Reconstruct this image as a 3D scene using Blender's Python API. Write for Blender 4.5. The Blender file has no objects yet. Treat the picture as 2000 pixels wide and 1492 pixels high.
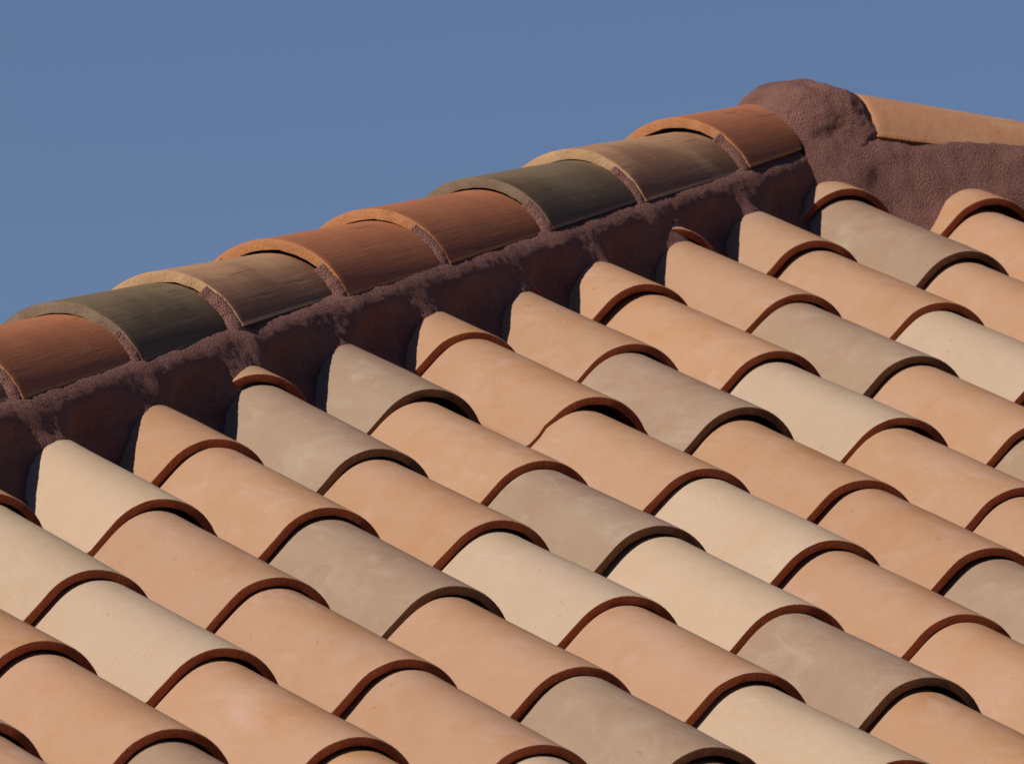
import bpy, bmesh, math, random
import numpy as np
from mathutils import Vector, Matrix, noise

scene = bpy.context.scene
col = scene.collection
PI = math.pi

# ------------------------------------------------------------------ camera
Z0 = 3.0                                  # height of the roof's reference point above the ground
P = math.atan(4 / 12)                     # roof pitch 4:12
CP, SP, TP = math.cos(P), math.sin(P), math.tan(P)
cam_data = bpy.data.cameras.new('camera')
cam = bpy.data.objects.new('camera', cam_data)
col.objects.link(cam)
scene.camera = cam
yaw, pit, roll = 0.4153683, 0.1143363, 0.0075518
fw = Vector((math.sin(yaw) * math.cos(pit), math.cos(yaw) * math.cos(pit), math.sin(pit)))
rt = fw.cross(Vector((0, 0, 1))).normalized()
up = rt.cross(fw)
rt, up = math.cos(roll) * rt + math.sin(roll) * up, -math.sin(roll) * rt + math.cos(roll) * up
cam.matrix_world = Matrix(((rt.x, up.x, -fw.x, -5.14932), (rt.y, up.y, -fw.y, -12.68043),
                           (rt.z, up.z, -fw.z, -1.361054 + Z0), (0, 0, 0, 1)))
cam_data.sensor_width = 36
cam_data.lens = 18 * 23.31431
cam_data.dof.use_dof = True
cam_data.dof.focus_distance = 14.0
cam_data.dof.aperture_fstop = 40
cam_data.clip_start = 0.1
cam_data.clip_end = 5000
scene.render.resolution_x, scene.render.resolution_y = 1024, 763

# ------------------------------------------------------------------ sky and sun
SUN = Vector((-0.70, -0.165, 0.54)).normalized()      # direction towards the sun
sun_el = math.asin(SUN.z)
sun_az = math.atan2(SUN.x, SUN.y)                    # clockwise from +Y
world = bpy.data.worlds.new('World')
scene.world = world
world.use_nodes = True
nt = world.node_tree
bg = nt.nodes['Background']
sky = nt.nodes.new('ShaderNodeTexSky')
sky.sky_type = 'NISHITA'
sky.sun_disc = False
sky.sun_elevation = sun_el
sky.sun_rotation = sun_az
sky.altitude = 1500
sky.air_density = 1.0
sky.dust_density = 0.0
sky.ozone_density = 4.0
tint = nt.nodes.new('ShaderNodeMix')                 # deep, slightly violet blue of a dry clear day
tint.data_type, tint.blend_type = 'RGBA', 'MULTIPLY'
tint.inputs[0].default_value = 1.0
tint.inputs[7].default_value = (0.87, 0.825, 0.95, 1)
nt.links.new(sky.outputs[0], tint.inputs[6])
nt.links.new(tint.outputs[2], bg.inputs[0])
bg.inputs[1].default_value = 0.056
sd = bpy.data.lights.new('sun', 'SUN')
sd.energy = 4.9
sd.angle = math.radians(0.5)
sd.color = (1.0, 0.89, 0.74)
sun = bpy.data.objects.new('sun', sd)
sun.rotation_euler = (-SUN).to_track_quat('-Z', 'Y').to_euler()
sun.location = SUN * 40
col.objects.link(sun)
vs = scene.view_settings
vs.view_transform = 'Standard'
vs.look = 'None'
vs.exposure = 0.0
vs.gamma = 1.0
vs.use_curve_mapping = False
scene.cycles.max_bounces = 5
scene.cycles.diffuse_bounces = 3
scene.cycles.glossy_bounces = 2

# ------------------------------------------------------------------ materials
def new_mat(name):
    m = bpy.data.materials.new(name)
    m.use_nodes = True
    return m, m.node_tree, m.node_tree.nodes['Principled BSDF']

def N(t, kind, **kw):
    n = t.nodes.new(kind)
    for k, v in kw.items():
        setattr(n, k, v)
    return n

def obj_coords(t, scale=(1, 1, 1), shift=40.0):
    tc = N(t, 'ShaderNodeTexCoord')
    oi = N(t, 'ShaderNodeObjectInfo')
    mu = N(t, 'ShaderNodeMath', operation='MULTIPLY')
    mu.inputs[1].default_value = shift
    t.links.new(oi.outputs['Random'], mu.inputs[0])
    cb = N(t, 'ShaderNodeCombineXYZ')
    for i in range(3):
        t.links.new(mu.outputs[0], cb.inputs[i])
    ad = N(t, 'ShaderNodeVectorMath', operation='ADD')
    t.links.new(tc.outputs['Object'], ad.inputs[0])
    t.links.new(cb.outputs[0], ad.inputs[1])
    mp = N(t, 'ShaderNodeMapping')
    mp.inputs['Scale'].default_value = scale
    t.links.new(ad.outputs[0], mp.inputs[0])
    return mp.outputs[0], oi.outputs['Random'], tc.outputs['Object']

def nz(t, vec, scale, detail=4, rough=0.55, dist=0.0):
    n = N(t, 'ShaderNodeTexNoise')
    n.inputs['Scale'].default_value = scale
    n.inputs['Detail'].default_value = detail
    n.inputs['Roughness'].default_value = rough
    n.inputs['Distortion'].default_value = dist
    t.links.new(vec, n.inputs['Vector'])
    return n.outputs['Fac']

def ramp(t, fac, a, b, va=0.0, vb=1.0):
    r = N(t, 'ShaderNodeMapRange')
    r.inputs['From Min'].default_value = a
    r.inputs['From Max'].default_value = b
    r.inputs['To Min'].default_value = va
    r.inputs['To Max'].default_value = vb
    t.links.new(fac, r.inputs['Value'])
    return r.outputs[0]

def mix(t, fac, a, b, blend='MIX'):
    m = N(t, 'ShaderNodeMix', data_type='RGBA', blend_type=blend)
    for s, v in ((m.inputs[0], fac), (m.inputs[6], a), (m.inputs[7], b)):
        if isinstance(v, (int, float)):
            s.default_value = v
        elif isinstance(v, (tuple, list)):
            s.default_value = (*v, 1)
        else:
            t.links.new(v, s)
    return m.outputs[2]

def mathn(t, op, a, b=None):
    m = N(t, 'ShaderNodeMath', operation=op)
    for i, v in enumerate((a, b)):
        if v is None:
            continue
        if isinstance(v, (int, float)):
            m.inputs[i].default_value = v
        else:
            t.links.new(v, m.inputs[i])
    return m.outputs[0]

def bump(t, bsdf, height, strength, distance):
    b = N(t, 'ShaderNodeBump')
    b.inputs['Strength'].default_value = strength
    b.inputs['Distance'].default_value = distance
    t.links.new(height, b.inputs['Height'])
    t.links.new(b.outputs[0], bsdf.inputs['Normal'])

def slip_material(name, base, flash, pale, body, flash_amt=0.9):
    """matt clay slip with kiln flashing, wisps, rubbed scratches that show the red body"""
    base, flash, pale = (tuple(0.815 * x for x in c) for c in (base, flash, pale))
    m, t, b = new_mat(name)
    v, rnd, raw = obj_coords(t)
    # kiln flashing sits on the crown side of each tile, ragged
    sep = N(t, 'ShaderNodeSeparateXYZ')
    t.links.new(raw, sep.inputs[0])
    n1 = nz(t, v, 9, 4, 0.6, 0.4)
    crown = ramp(t, mathn(t, 'ADD', sep.outputs[0], mathn(t, 'MULTIPLY', mathn(t, 'SUBTRACT', n1, 0.5), 0.16)), -0.045, 0.03, 0, 1)
    n2 = nz(t, v, 5, 3, 0.5, 0.2)
    f1 = mathn(t, 'MULTIPLY', crown, ramp(t, n2, 0.28, 0.55, 0.4, flash_amt))
    # warmer band along the exposed lip
    lip = ramp(t, mathn(t, 'ADD', sep.outputs[1], mathn(t, 'MULTIPLY', mathn(t, 'SUBTRACT', n1, 0.5), 0.09)), 0.0, 0.05, 0.8, 0)
    f2 = mathn(t, 'MAXIMUM', f1, mathn(t, 'MULTIPLY', lip, crown))
    c = mix(t, f2, base, flash)
    # pale wisps, brushed
    vw, _, _ = obj_coords(t, (30, 9, 20), 17)
    wn = nz(t, vw, 1.0, 5, 0.68, 0.6)
    wm = mathn(t, 'MULTIPLY', ramp(t, wn, 0.48, 0.68, 0, 0.75), ramp(t, nz(t, v, 8, 2), 0.42, 0.56, 0, 1))
    c = mix(t, wm, c, pale)
    # soft clouds of tone
    c = mix(t, ramp(t, nz(t, v, 16, 4, 0.65, 0.3), 0.42, 0.68, 0.0, 0.32), c, flash)
    c = mix(t, ramp(t, nz(t, vw, 0.45, 3, 0.6, 0.6), 0.5, 0.75, 0.0, 0.35), c, pale)
    # sparse scratches
    vs_, _, _ = obj_coords(t, (120, 45, 60), 29)
    sc = ramp(t, nz(t, vs_, 1.0, 3, 0.6, 0.5), 0.675, 0.715, 0, 0.6)
    sc = mathn(t, 'MULTIPLY', sc, ramp(t, nz(t, v, 11, 2), 0.52, 0.60, 0, 1))
    c = mix(t, sc, c, body)
    # fine grain
    c = mix(t, ramp(t, nz(t, v, 600, 1, 0.7), 0.3, 0.7, 0, 0.2), c, (0.18, 0.11, 0.07))
    hs = N(t, 'ShaderNodeHueSaturation')
    t.links.new(ramp(t, rnd, 0, 1, 0.94, 1.04), hs.inputs['Value'])
    rr = mathn(t, 'FRACT', mathn(t, 'MULTIPLY', rnd, 7.31))
    t.links.new(ramp(t, rr, 0, 1, 0.92, 1.01), hs.inputs['Saturation'])
    r3 = mathn(t, 'FRACT', mathn(t, 'MULTIPLY', rnd, 17.7))
    t.links.new(ramp(t, r3, 0, 1, 0.4985, 0.5015), hs.inputs['Hue'])
    t.links.new(c, hs.inputs['Color'])
    t.links.new(hs.outputs[0], b.inputs['Base Color'])
    b.inputs['Roughness'].default_value = 0.8
    b.inputs['Specular IOR Level'].default_value = 0.25
    h = mathn(t, 'ADD', mathn(t, 'MULTIPLY', nz(t, v, 35, 2), 1.0), mathn(t, 'MULTIPLY', nz(t, v, 420, 1, 0.7), 0.25))
    bump(t, b, h, 0.35, 0.004)
    return m

def body_material(name, a, c2):
    m, t, b = new_mat(name)
    v, rnd, raw = obj_coords(t)
    c = mix(t, ramp(t, nz(t, v, 40, 5, 0.6), 0.35, 0.65), a, c2)
    c = mix(t, ramp(t, nz(t, v, 300, 3, 0.7), 0.62, 0.75, 0, 0.5), c, (a[0] * 0.4, a[1] * 0.4, a[2] * 0.4))
    t.links.new(c, b.inputs['Base Color'])
    b.inputs['Roughness'].default_value = 0.95
    b.inputs['Specular IOR Level'].default_value = 0.15
    bump(t, b, nz(t, v, 220, 5, 0.7), 0.6, 0.003)
    return m

def cap_material(name, base, dark, light):
    """ridge and hip tiles: streaks drawn along the tile, darker sides and flashing"""
    base, dark, light = (tuple(0.86 * x for x in c) for c in (base, dark, light))
    m, t, b = new_mat(name)
    v, rnd, raw = obj_coords(t)
    vl, _, _ = obj_coords(t, (42, 1.1, 42), 31)
    streak = nz(t, vl, 1.0, 4, 0.5, 0.0)
    vl2, _, _ = obj_coords(t, (210, 1.6, 210), 13)
    fine = nz(t, vl2, 1.0, 3, 0.6, 0.0)
    sep = N(t, 'ShaderNodeSeparateXYZ')
    t.links.new(raw, sep.inputs[0])
    # base turns to the dark tone towards both lower edges, ragged along its length
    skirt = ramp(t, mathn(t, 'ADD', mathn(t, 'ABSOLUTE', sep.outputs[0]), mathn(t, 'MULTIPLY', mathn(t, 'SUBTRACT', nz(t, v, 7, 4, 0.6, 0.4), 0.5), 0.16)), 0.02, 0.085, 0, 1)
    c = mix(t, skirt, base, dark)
    c = mix(t, ramp(t, streak, 0.48, 0.66, 0.0, 0.28), c, dark)
    c = mix(t, ramp(t, fine, 0.60, 0.72, 0, 0.30), c, light)
    c = mix(t, ramp(t, fine, 0.29, 0.37, 0.8, 0), c, (dark[0] * 0.35, dark[1] * 0.35, dark[2] * 0.35))
    # smeared mortar dust
    c = mix(t, mathn(t, 'MULTIPLY', ramp(t, nz(t, v, 60, 5, 0.7), 0.58, 0.72, 0, 0.35), ramp(t, nz(t, v, 12, 2), 0.5, 0.65)), c, (0.30, 0.19, 0.17))
    t.links.new(c, b.inputs['Base Color'])
    b.inputs['Roughness'].default_value = 0.72
    b.inputs['Specular IOR Level'].default_value = 0.3
    h = mathn(t, 'ADD', mathn(t, 'MULTIPLY', streak, 0.3), mathn(t, 'ADD', mathn(t, 'MULTIPLY', fine, 0.25), mathn(t, 'MULTIPLY', nz(t, v, 300, 3, 0.7), 0.25)))
    bump(t, b, h, 0.5, 0.004)
    return m

def mortar_material():
    m, t, b = new_mat('maroon_mortar')
    tc = N(t, 'ShaderNodeTexCoord')
    v = tc.outputs['Object']
    c = mix(t, ramp(t, nz(t, v, 14, 5, 0.6), 0.3, 0.7), (0.150, 0.068, 0.058), (0.232, 0.116, 0.100))
    c = mix(t, ramp(t, nz(t, v, 330, 3, 0.7), 0.42, 0.7, 0, 0.6), c, (0.30, 0.165, 0.145))
    c = mix(t, ramp(t, nz(t, v, 520, 2, 0.6), 0.66, 0.74, 0, 0.7), c, (0.08, 0.04, 0.04))
    t.links.new(c, b.inputs['Base Color'])
    b.inputs['Roughness'].default_value = 1.0
    b.inputs['Specular IOR Level'].default_value = 0.1
    vo = N(t, 'ShaderNodeTexVoronoi')
    vo.inputs['Scale'].default_value = 480
    t.links.new(v, vo.inputs['Vector'])
    h = mathn(t, 'ADD', nz(t, v, 520, 3, 0.7), mathn(t, 'MULTIPLY', vo.outputs['Distance'], -0.8))
    bump(t, b, h, 0.85, 0.004)
    return m

RED = (0.34, 0.115, 0.05)
M_TAN = slip_material('tan_slip', (0.488, 0.290, 0.180), (0.455, 0.215, 0.086), (0.545, 0.355, 0.275), RED)
M_CREAM = slip_material('cream_slip', (0.545, 0.406, 0.300), (0.50, 0.355, 0.215), (0.57, 0.455, 0.35), RED, 0.6)
M_GREY = slip_material('grey_slip', (0.375, 0.266, 0.190), (0.325, 0.178, 0.118), (0.46, 0.37, 0.29), (0.24, 0.12, 0.08))
M_ORANGE = slip_material('orange_slip', (0.60, 0.325, 0.190), (0.52, 0.24, 0.12), (0.60, 0.38, 0.23), (0.26, 0.09, 0.06))
B_RED = body_material('red_clay_body', (0.235, 0.055, 0.020), (0.19, 0.042, 0.016))
B_BROWN = body_material('brown_clay_body', (0.125, 0.052, 0.024), (0.10, 0.042, 0.020))
C_RED = cap_material('red_streaked_clay', (0.43, 0.163, 0.076), (0.33, 0.112, 0.050), (0.48, 0.23, 0.115))
C_OLIVE = cap_material('olive_streaked_clay', (0.200, 0.142, 0.082), (0.112, 0.073, 0.040), (0.25, 0.185, 0.11))
C_TAN = cap_material('tan_streaked_clay', (0.47, 0.270, 0.150), (0.23, 0.112, 0.062), (0.47, 0.33, 0.22))
N_RED = body_material('orange_clay_edge', (0.46, 0.215, 0.10), (0.38, 0.165, 0.075))
N_OLIVE = body_material('olive_clay_edge', (0.23, 0.175, 0.125), (0.18, 0.125, 0.09))
N_TAN = body_material('tan_clay_edge', (0.50, 0.325, 0.19), (0.42, 0.26, 0.14))
MORTAR = mortar_material()

def plain(name, c, rough=0.9, c2=None, scale=3.0):
    m, t, b = new_mat(name)
    tc = N(t, 'ShaderNodeTexCoord')
    k = mix(t, ramp(t, nz(t, tc.outputs['Object'], scale, 6, 0.6), 0.3, 0.7), c, c2 or tuple(x * 0.8 for x in c))
    t.links.new(k, b.inputs['Base Color'])
    b.inputs['Roughness'].default_value = rough
    return m

# ------------------------------------------------------------------ helpers
def tag(o, label=None, cat=None, group=None, kind=None):
    for k, v in (('label', label), ('category', cat), ('group', group), ('kind', kind)):
        if v:
            o[k] = v
    return o

def mesh_obj(name, me, parent=None, mw=None, mats=()):
    o = bpy.data.objects.new(name, me)
    col.objects.link(o)
    if parent:
        o.parent = parent
    if mw is not None:
        o.matrix_local = mw
    for m in mats:
        me.materials.append(m)
    return o

def grid_mesh(name, V, closed_u=False, smooth=True):
    """V: array (nu, nv, 3)"""
    nu, nv = V.shape[:2]
    F = []
    for i in range(nu - 1 + (1 if closed_u else 0)):
        a, b_ = i * nv, ((i + 1) % nu) * nv
        for j in range(nv - 1):
            F.append((a + j, b_ + j, b_ + j + 1, a + j + 1))
    me = bpy.data.meshes.new(name)
    me.from_pydata(V.reshape(-1, 3).tolist(), [], F)
    if smooth:
        me.polygons.foreach_set('use_smooth', [True] * len(me.polygons))
    me.update()
    return me

def fbm(x, y, z, s, octv=4):
    return noise.fractal(Vector((x * s, y * s, z * s)), 0.9, 2.0, octv)

# roof frame: x along the courses, s down the slope, n normal to the slope
def roof_pt(x, s, n):
    return Vector((x, -s * CP - n * SP, -s * SP + n * CP + Z0))

W, EXP, LEN = 0.213, 0.38, 0.455
SQ2 = math.sqrt(2)
Q_EDGE, Q_AXIS = -0.27, -0.374           # plan offsets across the hip: lower cap edge, hip line
RIDGE_Y = 2.38
APEX_X = RIDGE_Y + Q_AXIS * SQ2

# ------------------------------------------------------------------ ground, house body
gm = bpy.data.meshes.new('ground')
S = 2500
gm.from_pydata([(-S, -S, 0), (S, -S, 0), (S, S, 0), (-S, S, 0)], [], [(0, 1, 2, 3)])
g = mesh_obj('ground', gm, mats=[plain('dark_earth_and_weeds', (0.075, 0.062, 0.040), 0.95, (0.050, 0.055, 0.026), 0.5)])
tag(g, 'dark earth and low weeds around the house', 'ground', kind='structure')

house = bpy.data.objects.new('house', None)
col.objects.link(house)
house.location = (0, 0, 0)
tag(house, 'house roof of curved tan, cream and grey clay tiles with a mortared hip', 'house')

EAVE_S = 5 * EXP + 0.02
eY = -EAVE_S * CP
eX = eY + Q_AXIS * SQ2
eZ = -EAVE_S * SP + Z0 - 0.05
RIGHT = 6.0
rz = TP * RIDGE_Y + Z0 - 0.05
bY = RIDGE_Y + (RIDGE_Y - eY)
# roof decks, one mesh per slope, a little thick
def deck(name, pts):
    me = bpy.data.meshes.new(name)
    n = len(pts)
    v = [tuple(p) for p in pts] + [(p[0], p[1], p[2] - 0.03) for p in pts]
    f = [tuple(range(n)), tuple(range(2 * n - 1, n - 1, -1))] + [(i, i + n, (i + 1) % n + n, (i + 1) % n) for i in range(n)]
    me.from_pydata(v, [], f)
    return mesh_obj(name, me, house, mats=[DECK])
DECK = plain('roofing_felt', (0.05, 0.045, 0.04), 0.95)
front = deck('roof_slope', [(eX, eY, eZ), (RIGHT, eY, eZ), (RIGHT, RIDGE_Y, rz), (APEX_X, RIDGE_Y, rz)])
left = deck('roof_slope', [(eX, bY, eZ - 0.002), (eX, eY, eZ - 0.002), (APEX_X, RIDGE_Y, rz - 0.002)])
back = deck('roof_slope', [(RIGHT, bY, eZ), (eX, bY, eZ), (APEX_X, RIDGE_Y, rz), (RIGHT, RIDGE_Y, rz)])
wm = bpy.data.meshes.new('wall')
x0, x1, y0, y1 = eX + 0.5, RIGHT - 0.3, eY + 0.5, bY - 0.5
zt = eZ - 0.04
wm.from_pydata([(x0, y0, 0), (x1, y0, 0), (x1, y1, 0), (x0, y1, 0), (x0, y0, zt), (x1, y0, zt), (x1, y1, zt), (x0, y1, zt)], [],
               [(0, 1, 5, 4), (1, 2, 6, 5), (2, 3, 7, 6), (3, 0, 4, 7), (4, 5, 6, 7)])
mesh_obj('wall', wm, house, mats=[plain('stucco', (0.62, 0.52, 0.40), 0.95)])

# ------------------------------------------------------------------ S tiles
def s_profile():
    """outer line of the S tile across x, from the left lip of the pan to the right foot of the barrel"""
    pts = []
    R = 0.076
    th = math.radians(52)
    ax, ad = R * math.sin(th), R * (1 - math.cos(th))
    H = 0.070
    # pan
    pts += [(-0.139, 0.006), (-0.132, 0.0025), (-0.124, 0.0006), (-0.115, 0.0)]
    # fillet up to the flank
    fl_bottom_n = 0.007
    fx = -ax - (H - ad - fl_bottom_n) / math.tan(th)
    pts += [(fx - 0.010, 0.0012), (fx - 0.004, 0.0040), (fx, fl_bottom_n)]
    for k in range(1, 3):
        f = k / 3
        pts.append((fx + (-ax - fx) * f, fl_bottom_n + (H - ad - fl_bottom_n) * f))
    for k in range(18):
        a = -th + (th + math.radians(60)) * k / 17
        pts.append((R * math.sin(a), H - R * (1 - math.cos(a))))
    x_, n_ = pts[-1]
    for k in range(1, 4):
        f = k / 3
        pts.append((x_ + 0.018 * f, n_ - (n_ - 0.012) * f))
    return pts

PROF = s_profile()
TH = 0.0102

def inner_profile(pr):
    out = []
    for i in range(len(pr)):
        a, b_ = pr[max(i - 1, 0)], pr[min(i + 1, len(pr) - 1)]
        t = Vector((b_[0] - a[0], b_[1] - a[1])).normalized()
        out.append((pr[i][0] + t.y * TH, pr[i][1] - t.x * TH))
    return out

def tile_mesh(name, seed, chip=None):
    rnd = random.Random(seed)
    ox, oy = rnd.uniform(0, 50), rnd.uniform(0, 50)
    top, bot = PROF, inner_profile(PROF)
    ys = [0.0, 0.0006, 0.0022, 0.010, 0.07, 0.15, 0.23, 0.31, 0.39, LEN]
    drop = [0.0024, 0.0008, 0, 0, 0, 0, 0, 0, 0, 0]
    verts, faces, mat = [], [], []
    n = len(top)
    def inset(x, y):
        k = min(1, max(0, (abs(x) - 0.012) / 0.04))
        return x - math.copysign(0.0072 * k * y / LEN, x)
    warp = rnd.uniform(-0.002, 0.002)
    for k, y in enumerate(ys):
        for i, (x, z) in enumerate(top):
            u = i / (n - 1)
            d = 0.0011 * noise.noise(Vector((x * 14 + ox, y * 9 + oy, 1.7)))
            edge = (0.0022 * noise.noise(Vector((x * 30 + ox, oy, 3.1))) + 0.0007 * noise.noise(Vector((x * 160 + ox, oy, 7.7)))) * max(0, 1 - y / 0.06)
            b_ = bot[i]
            nx, nzv = (x - b_[0]) / TH, (z - b_[1]) / TH
            dd = d - drop[k] + warp * (y / LEN) * (u - 0.5)
            yy = y + edge
            if chip and k < 4:
                yy += chip[1] * max(0, 1 - abs(x - chip[0]) / chip[2])
            verts.append((inset(x + nx * dd, y), yy, z + nzv * dd))
    nt_ = len(verts)
    for k, y in enumerate(ys):
        for i, (x, z) in enumerate(bot):
            d = 0.0011 * noise.noise(Vector((x * 14 + ox, y * 9 + oy, 1.7))) + 0.0007 * noise.noise(Vector((x * 90 + ox, y * 30, 11.3)))
            t_ = top[i]
            nx, nzv = (t_[0] - x) / TH, (t_[1] - z) / TH
            yy = y + 0.0022 * noise.noise(Vector((t_[0] * 30 + ox, oy, 3.1))) * max(0, 1 - y / 0.06)
            if chip and k < 4:
                yy += chip[1] * max(0, 1 - abs(t_[0] - chip[0]) / chip[2])
            verts.append((inset(x + nx * d, y), yy, z + nzv * d))
    m = len(ys)
    for k in range(m - 1):
        for i in range(n - 1):
            a = k * n + i
            faces.append((a, a + 1, a + n + 1, a + n)); mat.append(1 if k < 1 else 0)
            a += nt_
            faces.append((a, a + n, a + n + 1, a + 1)); mat.append(1)
    for i in range(n - 1):
        faces.append((i, nt_ + i, nt_ + i + 1, i + 1)); mat.append(1)
        a = (m - 1) * n + i
        faces.append((a, a + 1, nt_ + a + 1, nt_ + a)); mat.append(1)
    for k in range(m - 1):
        a = k * n
        faces.append((a, a + n, nt_ + a + n, nt_ + a)); mat.append(1)
        a = k * n + n - 1
        faces.append((a, nt_ + a, nt_ + a + n, a + n)); mat.append(1)
    me = bpy.data.meshes.new(name)
    me.from_pydata(verts, [], faces)
    me.polygons.foreach_set('material_index', mat)
    me.polygons.foreach_set('use_smooth', [True] * len(faces))
    me.set_sharp_from_angle(angle=math.radians(42))
    me.materials.append(M_TAN)
    me.materials.append(B_RED)
    me.update()
    return me

TILES = [tile_mesh('roof_tile', 10 + k) for k in range(6)]
CHIPPED = tile_mesh('roof_tile', 77, chip=(-0.066, 0.009, 0.007))

# measured small irregularities of the laying: (dx, ds, dn) for each tile in view
OFFS = {(0, 0): (0.0038, -0.0062, 0.0034), (1, 0): (0.0011, -0.0096, 0.0029), (-1, 1): (-0.0080, -0.0042, -0.0027), (0, 1): (-0.0021, -0.0044, 0.0000), (-1,
    2): (-0.0023, -0.0093, 0.0010), (-2, 2): (-0.0020, -0.0034, -0.0001), (-2, 3): (0.0007, 0.0036, -0.0005), (-1, 3): (0.0011, 0.0015, 0.0002), (0, 2):
    (-0.0014, -0.0005, -0.0006), (1, 1): (-0.0013, -0.0039, 0.0002), (2, 0): (-0.0008, 0.0027, -0.0011), (2, 1): (0.0011, 0.0012, 0.0003), (1, 2):
    (-0.0019, -0.0050, 0.0002), (0, 3): (0.0006, -0.0001, 0.0003), (3, -2): (0.0049, 0.0121, -0.0005), (2, -1): (-0.0009, 0.0062, -0.0020), (4, -2):
    (0.0102, 0.0236, -0.0003), (3, -1): (-0.0039, 0.0148, -0.0058), (3, 0): (-0.0032, -0.0106, 0.0008), (1, -1): (0.0015, 0.0062, -0.0008), (2, -2):
    (-0.0002, -0.0112, 0.0028), (4, -3): (0.0070, 0.0134, 0.0004), (5, -3): (0.0108, 0.0257, -0.0005), (6, -3): (0.0036, 0.0150, -0.0018), (7, -3):
    (-0.0006, -0.0029, 0.0004), (5, -2): (0.0067, 0.0133, 0.0005), (6, -2): (0.0062, 0.0197, -0.0013), (4, -1): (-0.0020, 0.0130, -0.0044), (5, -1):
    (-0.0037, 0.0211, -0.0075), (6, -1): (-0.0023, 0.0182, -0.0059), (4, 0): (-0.0003, 0.0112, -0.0029), (5, 0): (-0.0021, 0.0070, -0.0029), (3, 1):
    (0.0005, -0.0002, 0.0003), (4, 1): (-0.0002, 0.0042, -0.0011), (2, 2): (-0.0020, -0.0121, 0.0017), (3, 2): (0.0023, -0.0208, 0.0060), (1, 3):
    (-0.0022, -0.0192, 0.0031), (2, 3): (0.0045, -0.0005, 0.0025), (6, -4): (-0.0058, -0.0085, -0.0012), (7, -4): (-0.0003, -0.0013, 0.0002), (8, -4):
    (-0.0025, -0.0050, -0.0003), (7, -5): (-0.0046, -0.0168, 0.0018), (8, -5): (-0.0095, -0.0198, -0.0006), (9, -5): (-0.0021, -0.0083, 0.0009), (9, -6):
    (-0.0017, -0.0280, 0.0069), (10, -6): (0.0048, -0.0210, 0.0093)}
# slip colour of each tile: t tan, c cream, g grey
KIND = {
    -2: {2: 't', 3: 't', 4: 'g', 5: 't'},
    -1: {0: 't', 1: 'c', 2: 'c', 3: 't', 4: 't', 5: 'c'},
    0: {0: 'c', 1: 't', 2: 't', 3: 't', 4: 'c', 5: 't'},
    1: {-1: 't', 0: 't', 1: 'g', 2: 't', 3: 'g', 4: 't'},
    2: {-2: 't', -1: 'g', 0: 't', 1: 'c', 2: 't', 3: 'c', 4: 't'},
    3: {-3: 't', -2: 'g', -1: 't', 0: 'g', 1: 'c', 2: 'g', 3: 't', 4: 't'},
    4: {-3: 't', -2: 't', -1: 't', 0: 'c', 1: 't', 2: 't', 3: 'g'},
    5: {-4: 't', -3: 't', -2: 'g', -1: 't', 0: 't', 1: 'g', 2: 't'},
    6: {-4: 't', -3: 't', -2: 'c', -1: 't', 0: 't', 1: 't'},
    7: {-5: 't', -4: 't', -3: 'g', -2: 't', -1: 'g', 0: 't'},
    8: {-5: 't', -4: 't', -3: 'c', -2: 't'},
    9: {-6: 't', -5: 'g', -4: 't', -3: 'c'},
    10: {-6: 't', -5: 't', -4: 't'},
}
TILT = 0.0375

def dress(o, kind):
    a, b_ = {'t': (M_TAN, B_RED), 'c': (M_CREAM, B_RED), 'g': (M_GREY, B_BROWN)}[kind]
    for sl, m in zip(o.material_slots, (a, b_)):
        sl.link = 'OBJECT'
        sl.material = m

def clipped(me, mw, planes):
    """copy of a tile mesh cut by world planes (point, outward normal)"""
    bm = bmesh.new()
    bm.from_mesh(me)
    inv = mw.inverted()
    for pt, no in planes:
        lp = inv @ pt
        ln = (mw.to_3x3().transposed() @ no).normalized()
        bmesh.ops.bisect_plane(bm, geom=bm.verts[:] + bm.edges[:] + bm.faces[:], plane_co=lp, plane_no=ln, clear_outer=True)
    if len(bm.faces) == 0:
        bm.free()
        return None
    m2 = me.copy()
    bm.to_mesh(m2)
    bm.free()
    return m2

HIP_CUT = (Vector(((Q_EDGE - 0.025) / SQ2, -(Q_EDGE - 0.025) / SQ2, Z0)), Vector((-1, 1, 0)).normalized())
RIDGE_CUT = (Vector((0, RIDGE_Y - 0.09, Z0)), Vector((0, 1, 0)))

def lay_tile(parent, slope_m, i, j, kind, rng, off, hip_cut, ridge_cut, me):
    dx, ds, dn = off[0], off[1], off[2] * 0.5
    o3 = slope_m @ Matrix.Translation(roof_pt(W * i + dx, EXP * j + ds, dn) - Vector((0, 0, Z0)))
    rot = (Matrix.Rotation(rng.gauss(0, 0.004), 4, 'Z') @ Matrix.Rotation(P - TILT + rng.gauss(0, 0.004), 4, 'X')
           @ Matrix.Rotation(rng.gauss(0, 0.009), 4, 'Y') @ Matrix.Rotation(rng.gauss(0, 0.006), 4, 'Z'))
    mw = o3 @ rot
    corners = [mw @ Vector(c) for c in ((-0.14, 0, 0), (0.1, 0, 0), (-0.14, LEN, 0), (0.1, LEN, 0), (0, 0, 0.07), (0, LEN, 0.07))]
    planes = []
    for pt, no in (hip_cut, ridge_cut):
        ds_ = [(c - pt).dot(no) for c in corners]
        if min(ds_) > 0:
            return None
        if max(ds_) > 0:
            planes.append((pt, no))
    if planes:
        me = clipped(me, mw, planes)
        if me is None:
            return None
    o = mesh_obj('roof_tile', me, parent, mw)
    dress(o, kind)
    return o

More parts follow.
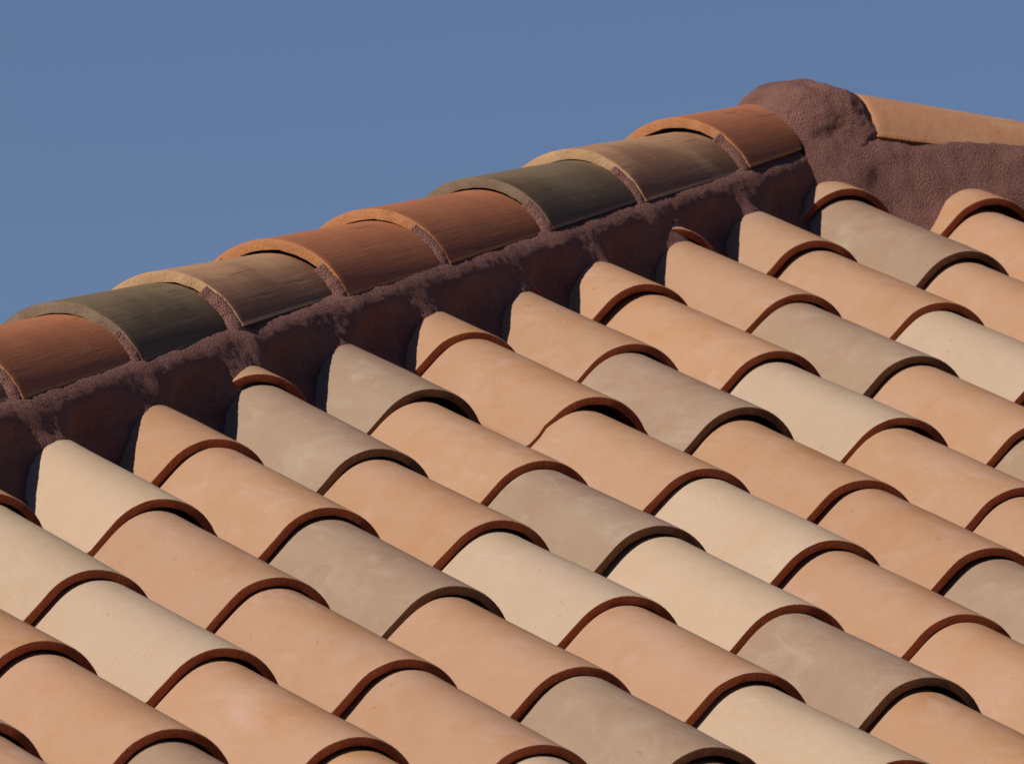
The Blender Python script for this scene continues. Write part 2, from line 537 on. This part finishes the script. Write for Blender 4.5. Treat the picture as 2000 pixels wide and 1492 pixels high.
rng = random.Random(5)
slope_m = Matrix.Translation((0, 0, Z0))
TILE_OBJ = {}
for i in range(-9, 14):
    for j in range(-6, 6):
        if (i, j) in ((0, -1), (1, -2)):
            continue
        kind = KIND.get(i, {}).get(j) or rng.choice('ttttgc')
        off = OFFS.get((i, j))
        if off is None:
            off = (rng.gauss(0, 0.002), rng.gauss(0, 0.005), rng.gauss(0, 0.001))
        if (i, j) == (4, -2):
            off = (0.0095, 0.0230, 0.008)
        if (i, j) == (7, -5):
            off = (-0.006, -0.028, 0.003)
        if (i, j) == (5, -4):
            off = (0, -0.014, -0.002)
        if (i, j) == (3, -3):
            off = (0, 0.018, 0.004)
        me = CHIPPED if (i, j) == (4, -2) else TILES[rng.randrange(6)]
        o = lay_tile(front, slope_m, i, j, kind, rng, off, HIP_CUT, RIDGE_CUT, me)
        if o:
            TILE_OBJ[(i, j)] = o
# the hip's other slope, seen by nobody from the photograph's side: a band of tiles along the hip
# mirror of the front slope in the hip plane: a rotation by -90 degrees about the vertical through the hip line
hx, hy = Q_AXIS / SQ2, -Q_AXIS / SQ2
swap = Matrix.Translation((hx, hy, Z0)) @ Matrix.Rotation(-PI / 2, 4, 'Z') @ Matrix.Translation((-hx, -hy, 0))
LEFT_CUT = (Vector((hx - 0.085 / SQ2, hy + 0.085 / SQ2, Z0)), Vector((1, -1, 0)).normalized())
BACK_CUT = (Vector((0, RIDGE_Y + 0.3, Z0)), Vector((0, 1, 0)))
rng2 = random.Random(8)
for i in range(-13, 8):
    for j in range(-6, 6):
        # columns of the left slope run the other way along the hip
        lo = Vector(roof_pt(W * i, EXP * j, 0)) - Vector((0, 0, Z0))
        wp = swap @ lo
        q = (wp.x - wp.y) / SQ2
        if q < Q_AXIS - 0.75 or wp.y < eY - 0.1:
            continue
        lay_tile(left, swap, i, j, rng2.choice('ttttgc'), rng2, (0, rng2.gauss(0, 0.004), 0), LEFT_CUT, BACK_CUT, TILES[rng2.randrange(6)])

# ------------------------------------------------------------------ hip and ridge caps
HD = Vector((1, 1, TP)).normalized()
HX = Vector((1, -1, 0)).normalized()
HZ = HX.cross(HD)
def hip_pt(al, q, h):
    """al along the hip in plan, q across, h vertical height above the front slope's plane"""
    x, y = (al + q) / SQ2, (al - q) / SQ2
    return Vector((x, y, TP * y + h + Z0))

CAPL = 0.43
CTH = 0.0140
def cap_mesh(name, seed, length=CAPL, hw0=0.109, hw1=0.098, h0=0.0745, h1=0.0565):
    rnd = random.Random(seed)
    ox, oy = rnd.uniform(0, 50), rnd.uniform(0, 50)
    ys = [0, 0.0008, 0.003, 0.012, 0.08, 0.16, 0.24, 0.32, length]
    drop = [0.003, 0.001, 0, 0, 0, 0, 0, 0, 0]
    NA = 33
    verts, faces, mat = [], [], []
    for layer in (0, 1):
        for k, y in enumerate(ys):
            f = y / length
            hw, h = hw0 + (hw1 - hw0) * f, h0 + (h1 - h0) * f
            R = (hw * hw + h * h) / (2 * h)
            am = math.asin(min(1, hw / R)) if h <= R else PI - math.asin(hw / R)
            for i in range(NA):
                a = am * min(1, max(-1, -1.03 + 2.06 * i / (NA - 1)))
                if i in (1, NA - 2):
                    a = am * (-0.968 if i == 1 else 0.968)
                r = R + 0.0012 * noise.noise(Vector((a * 2 + ox, y * 7 + oy, 2.2))) - (drop[k] if layer == 0 else CTH)
                e = (0.003 * noise.noise(Vector((a * 3 + ox, oy, 5.0))) + 0.0012 * noise.noise(Vector((a * 20 + ox, oy, 9.0)))) * max(0, 1 - y / 0.06)
                if layer:
                    r += 0.0012 * noise.noise(Vector((a * 12 + ox, y * 20, 15.5)))
                verts.append((r * math.sin(a), y + e, h - R + r * math.cos(a)))
    m = len(ys)
    nt_ = m * NA
    for k in range(m - 1):
        for i in range(NA - 1):
            a = k * NA + i
            faces.append((a, a + 1, a + NA + 1, a + NA)); mat.append(1 if k < 1 or i in (0, NA - 2) else 0)
            a += nt_
            faces.append((a, a + NA, a + NA + 1, a + 1)); mat.append(1)
    for i in range(NA - 1):
        faces.append((i, nt_ + i, nt_ + i + 1, i + 1)); mat.append(1)
        a = (m - 1) * NA + i
        faces.append((a, a + 1, nt_ + a + 1, nt_ + a)); mat.append(1)
    for k in range(m - 1):
        a = k * NA
        faces.append((a, a + NA, nt_ + a + NA, nt_ + a)); mat.append(1)
        a = k * NA + NA - 1
        faces.append((a, nt_ + a, nt_ + a + NA, a + NA)); mat.append(1)
    me = bpy.data.meshes.new(name)
    me.from_pydata(verts, [], faces)
    me.polygons.foreach_set('material_index', mat)
    me.polygons.foreach_set('use_smooth', [True] * len(faces))
    me.set_sharp_from_angle(angle=math.radians(42))
    me.update()
    return me

def frame(o, x, y, z):
    return Matrix(((x.x, y.x, z.x, o.x), (x.y, y.y, z.y, o.y), (x.z, y.z, z.z, o.z), (0, 0, 0, 1)))

CAPMAT = {'r': (C_RED, N_RED), 'o': (C_OLIVE, N_OLIVE), 't': (C_TAN, N_TAN), 'y': (M_ORANGE, N_RED)}
CAP_BASE = 0.083

# mortar bed of the hip (its own part; the caps lie on it)
def mortar_bed_hip():
    al0, al1 = -2.9, 2.99
    sec = [(-0.36, 0.098), (-0.31, 0.104), (-0.285, 0.1070), (-0.2725, 0.1072), (-0.2630, 0.1055), (-0.2548, 0.1005), (-0.2480, 0.0920), (-0.2430, 0.0812),
           (-0.2405, 0.0690), (-0.2365, 0.0565), (-0.2330, 0.0440), (-0.2290, 0.0320), (-0.2240, 0.0200), (-0.2160, 0.0090), (-0.206, 0.000), (-0.196, -0.014), (-0.190, -0.035)]
    t = np.linspace(0, len(sec) - 1, 50)
    qs = np.interp(t, range(len(sec)), [s[0] for s in sec])
    hs = np.interp(t, range(len(sec)), [s[1] for s in sec])
    nu = int((al1 - al0) / 0.005)
    V = np.zeros((nu, len(qs), 3))
    for a in range(nu):
        al = al0 + (al1 - al0) * a / (nu - 1)
        prev = [c for c in CAP_AL if c <= al] or [CAP_AL[0] - 0.36]
        nxt = [c for c in CAP_AL if c > al] or [prev[-1] + 0.36]
        f = min(1, max(0, (al - prev[-1]) / (nxt[0] - prev[-1])))
        if f > 0.9:
            f = 0.9 * (1 - f) / 0.1
        sag = -0.0015 * f                       # the top of the bed follows each cap's lower edge
        for b_ in range(len(qs)):
            q, h = qs[b_], hs[b_]
            x = (al + q) / SQ2
            ph = (x / W) % 1.0
            wob = noise.noise(Vector((al * 2.3, 3.7, 0.4)))
            crest = (0.5 + 0.5 * math.cos(2 * PI * (ph + 0.05 * noise.noise(Vector((al * 3.1, q * 20, 8.8)))))) ** (1.0 + 0.5 * wob)
            down = min(1, max(0, (0.097 - h) / 0.055))
            down = down * down * (3 - 2 * down)
            q2 = q + down * (0.016 * crest ** 1.5 - 0.027 * (1 - crest) * min(1, max(0.25, (h + 0.01) / 0.045))) - 0.006 * f * (1 - down)
            p = hip_pt(al, q2, h + sag * (1 - down))
            amp = 0.25 + 0.75 * down
            d = amp * (0.0085 * fbm(p.x, p.y, p.z, 11, 3) + 0.0020 * fbm(p.x, p.y, p.z + 4, 40, 3) + 0.0011 * fbm(p.x, p.y, p.z + 9, 170, 3))
            d += 0.0012 * fbm(p.x, p.y, p.z + 3, 330, 2)
            p += (HX * 0.8 + Vector((0, 0, 0.6))) * d
            V[a, b_] = p
    return grid_mesh('hip_mortar', V)

CAP_AL = [-2.62, -2.265, -1.91, -1.555, -1.20, -0.845, -0.49, -0.135, 0.215, 0.572, 0.889, 1.237, 1.583, 1.953, 2.300, 2.708]
CAP_KIND = list('rtorrtotr') + list('otrrotr')
hip = mesh_obj('hip_mortar', mortar_bed_hip(), house, mats=[MORTAR])
# the same bed on the far side of the hip, mirrored in the hip's vertical plane
far = hip.data.copy()
cs = np.zeros(len(far.vertices) * 3)
far.vertices.foreach_get('co', cs)
cs = cs.reshape(-1, 3)
cs = np.stack([cs[:, 1] + Q_AXIS * SQ2, cs[:, 0] - Q_AXIS * SQ2, cs[:, 2]], 1)
far.vertices.foreach_set('co', cs.ravel())
far.flip_normals()
far.update()
mesh_obj('hip_mortar', far, house)
def pad_mesh(seed, side):
    """mortar pressed into the step at a cap's nose"""
    rnd = random.Random(seed)
    ox = rnd.uniform(0, 99)
    hw, h = 0.1085, 0.0740
    R = (hw * hw + h * h) / (2 * h)
    am = math.asin(min(1, hw / R)) if h <= R else PI - math.asin(hw / R)
    a0 = am * rnd.uniform(0.42, 0.62)
    na, nb = 44, 12
    V = np.zeros((na, nb, 3))
    for i in range(na):
        f = i / (na - 1)
        a = a0 + (am * 1.04 - a0) * f
        front_ = 0.004 + 0.024 * f ** 2 + 0.003 * noise.noise(Vector((a * 9 + ox, 0, 0)))
        end = min(1, f / 0.08)
        for j in range(nb):
            g_ = j / (nb - 1)
            # from the cap below (front, low) up over the nose's rim
            r = (R - 0.024) + 0.0228 * math.sin(g_ * PI / 2) * end
            y = -front_ * end * (1 - g_ ** 1.5) + 0.006 * g_ ** 3 - 0.0012
            d = 0.0016 * fbm(a * 0.1 + ox, r, y, 60, 3) + 0.0012 * fbm(a * 0.1 + ox, r, y + 5, 220, 2)
            r += d * (1 - 0.6 * g_)
            y -= abs(d) * 1.2 * (1 - g_)
            V[i, j] = (side * r * math.sin(a), y, h - R + r * math.cos(a))
    return grid_mesh('mortar_pad', V if side > 0 else V[:, ::-1])

rc = random.Random(21)
CAPS = []
for k, (al, kd) in enumerate(zip(CAP_AL, CAP_KIND)):
    base = hip_pt(al, Q_AXIS, 0) + Vector((0, 0, CAP_BASE))
    tilt = 0.003 + rc.gauss(0, 0.004) - (0.006 if k == 15 else 0) - (0.004 if k == 14 else 0)
    mw = frame(base, HX, HD, HZ) @ Matrix.Rotation(-tilt, 4, 'X') @ Matrix.Rotation(rc.gauss(0, 0.012), 4, 'Z') @ Matrix.Rotation(rc.gauss(0, 0.02), 4, 'Y')
    L = CAPL if k < len(CAP_AL) - 1 else 0.36
    o = mesh_obj('hip_tile', cap_mesh('hip_tile', 100 + k, L), hip, mw, CAPMAT[kd])
    CAPS.append(o)
    for side in (1, -1):
        mesh_obj('mortar_pad', pad_mesh(300 + 2 * k + side, side), hip, mw, [MORTAR])

# ridge: mortar bed and caps
def mortar_bed_ridge():
    sec = [(-0.02, 0.135), (0.05, 0.127), (0.088, 0.129), (0.102, 0.130), (0.114, 0.126), (0.123, 0.117), (0.130, 0.108), (0.140, 0.091), (0.150, 0.073),
           (0.159, 0.055), (0.167, 0.037), (0.174, 0.018), (0.180, 0.0), (0.188, -0.035)]
    t = np.linspace(0, len(sec) - 1, 40)
    qs = np.interp(t, range(len(sec)), [s[0] for s in sec])
    hs = np.interp(t, range(len(sec)), [s[1] for s in sec])
    xa, xb = APEX_X + 0.03, 3.6
    nu = int((xb - xa) / 0.0055)
    V = np.zeros((nu, len(qs), 3))
    for a in range(nu):
        x = xa + (xb - xa) * a / (nu - 1)
        ph = (x / W) % 1.0
        crest = 0.5 + 0.5 * math.cos(2 * PI * ph)
        for b_ in range(len(qs)):
            y = RIDGE_Y - qs[b_]
            down = min(1, max(0, (0.12 - hs[b_]) / 0.07))
            y -= down * (0.008 * crest - 0.008 * (1 - crest))
            p = Vector((x, y, TP * (RIDGE_Y - qs[b_]) + hs[b_] + Z0))
            d = 0.010 * fbm(p.x, p.y, p.z, 7, 3) + 0.0018 * fbm(p.x, p.y, p.z + 4, 45, 3) + 0.0013 * fbm(p.x, p.y, p.z + 9, 160, 3)
            p += Vector((0, -0.8, 0.6)) * d
            V[a, b_] = p
    return grid_mesh('ridge_mortar', V)
ridge = mesh_obj('ridge_mortar', mortar_bed_ridge(), house, mats=[MORTAR])
for k, x in enumerate((2.00, 2.36, 2.72, 3.08)):
    base = Vector((x, RIDGE_Y, TP * RIDGE_Y + Z0 + 0.098))
    mw = frame(base, Vector((0, -1, 0)), Vector((1, 0, 0)), Vector((0, 0, 1))) @ Matrix.Rotation(-0.052, 4, 'X')
    mesh_obj('ridge_tile', cap_mesh('ridge_tile', 200 + k), ridge, mw, CAPMAT['y' if k % 2 == 0 else 't'])

# mound of mortar where hip and ridge meet
def mound():
    bm = bmesh.new()
    bmesh.ops.create_icosphere(bm, subdivisions=6, radius=1)
    c = Vector((1.936, RIDGE_Y - 0.005, TP * RIDGE_Y + Z0 + 0.062))
    for v in bm.verts:
        n = v.co.normalized()
        # flattened sides: superellipsoid
        e = 2.5
        r = (abs(n.x) ** e + abs(n.y) ** e + abs(n.z) ** e) ** (-1 / e)
        p = c + Vector((n.x * r * (0.106 if n.x < 0 else 0.096), n.y * r * 0.120, n.z * r * 0.120))
        d = 0.016 * fbm(p.x, p.y, p.z, 8, 3) + 0.0022 * fbm(p.x, p.y, p.z, 40, 3) + 0.0011 * fbm(p.x, p.y, p.z, 150, 3)
        v.co = p + n * d
    me = bpy.data.meshes.new('mortar_mound')
    bm.to_mesh(me)
    bm.free()
    me.polygons.foreach_set('use_smooth', [True] * len(me.polygons))
    return me
mesh_obj('mortar_mound', mound(), house, mats=[MORTAR])

# ------------------------------------------------------------------ crumbs of mortar left on the tiles
def crumb_mesh(seed, r, flat=0.6):
    rnd = random.Random(seed)
    bm = bmesh.new()
    bmesh.ops.create_icosphere(bm, subdivisions=2, radius=r)
    o = rnd.uniform(0, 90)
    for v in bm.verts:
        v.co *= 1 + 0.45 * noise.noise(v.co / r * 1.1 + Vector((o, o, o)))
        v.co.z *= flat
    me = bpy.data.meshes.new('mortar_crumb')
    bm.to_mesh(me)
    bm.free()
    return me

def on_cap(k, a, y):
    """point and matrix on the outer face of hip cap k at arc angle a (degrees, + towards the front slope)"""
    hw, h = 0.109 - 0.011 * y / CAPL, 0.0745 - 0.018 * y / CAPL
    Rr = (hw * hw + h * h) / (2 * h)
    ar = math.radians(a)
    return CAPS[k].matrix_local @ Matrix.Translation((Rr * math.sin(ar), y, h - Rr + Rr * math.cos(ar))) @ Matrix.Rotation(ar, 4, 'Y')

rm = random.Random(3)
for n_, (k, a, y, r) in enumerate([(14, 8, 0.17, 0.0050), (14, -6, 0.10, 0.0040), (13, 14, 0.22, 0.0042), (13, -5, 0.12, 0.0035), (13, 3, 0.31, 0.0045),
                                   (13, 22, 0.33, 0.004), (12, 44, 0.10, 0.0045), (12, 50, 0.085, 0.0035), (11, 52, 0.09, 0.004), (10, 56, 0.16, 0.003),
                                   (9, 52, 0.10, 0.004), (9, 49, 0.13, 0.003), (14, 56, 0.25, 0.006), (14, 60, 0.21, 0.007), (14, 60, 0.30, 0.006), (8, 60, 0.2, 0.004)]):
    mesh_obj('mortar_crumb', crumb_mesh(n_, r), hip, on_cap(k, a, y), [MORTAR])
# ragged bead of mortar squeezed out along the lower edge of each cap in view
for k in range(7, 16):
    bm = bmesh.new()
    y = 0.05
    while y < 0.33:
        if rm.random() < 0.55:
            r = rm.uniform(0.0015, 0.0042)
            hw, h = 0.109 - 0.011 * y / CAPL, 0.0745 - 0.018 * y / CAPL
            Rr = (hw * hw + h * h) / (2 * h)
            a = math.degrees(math.asin(hw / Rr)) - 2 + rm.uniform(-4.5, 3.0)
            g_ = bmesh.ops.create_icosphere(bm, subdivisions=1, radius=r)
            ar = math.radians(a)
            for v in g_['verts']:
                v.co *= rm.uniform(0.7, 1.3)
                v.co += Vector((Rr * math.sin(ar), y, h - Rr + Rr * math.cos(ar)))
        y += rm.uniform(0.003, 0.012)
    me = bpy.data.meshes.new('mortar_bead')
    bm.to_mesh(me)
    bm.free()
    tag(mesh_obj('mortar_bead', me, hip, CAPS[k].matrix_local.copy(), [MORTAR]), kind='stuff')
# splashes on field tiles: (column, course, x, y, radius)
for n_, (i, j, x, y, r) in enumerate([(4, -2, -0.028, 0.17, 0.0060), (4, -2, -0.022, 0.162, 0.0045), (4, -2, 0.012, 0.19, 0.002), (3, -2, -0.03, 0.22, 0.002), (3, -2, -0.02, 0.20, 0.0016),
                                      (0, 0, -0.115, 0.02, 0.006), (0, 0, -0.108, 0.035, 0.004), (2, 2, 0.018, 0.006, 0.0026), (1, 2, 0.004, 0.012, 0.002),
                                      (3, 1, 0.03, 0.385, 0.003), (2, 0, -0.004, 0.004, 0.002), (3, 3, -0.02, 0.25, 0.0016)]):
    o = TILE_OBJ.get((i, j))
    if o is None:
        continue
    z = np.interp(x, [p[0] for p in PROF], [p[1] for p in PROF])
    z2 = np.interp(x + 0.002, [p[0] for p in PROF], [p[1] for p in PROF])
    mw = o.matrix_local @ Matrix.Translation((x, y, float(z))) @ Matrix.Rotation(-math.atan2(float(z2 - z), 0.002), 4, 'Y')
    mesh_obj('mortar_crumb', crumb_mesh(50 + n_, r, 0.35), front, mw, [MORTAR])
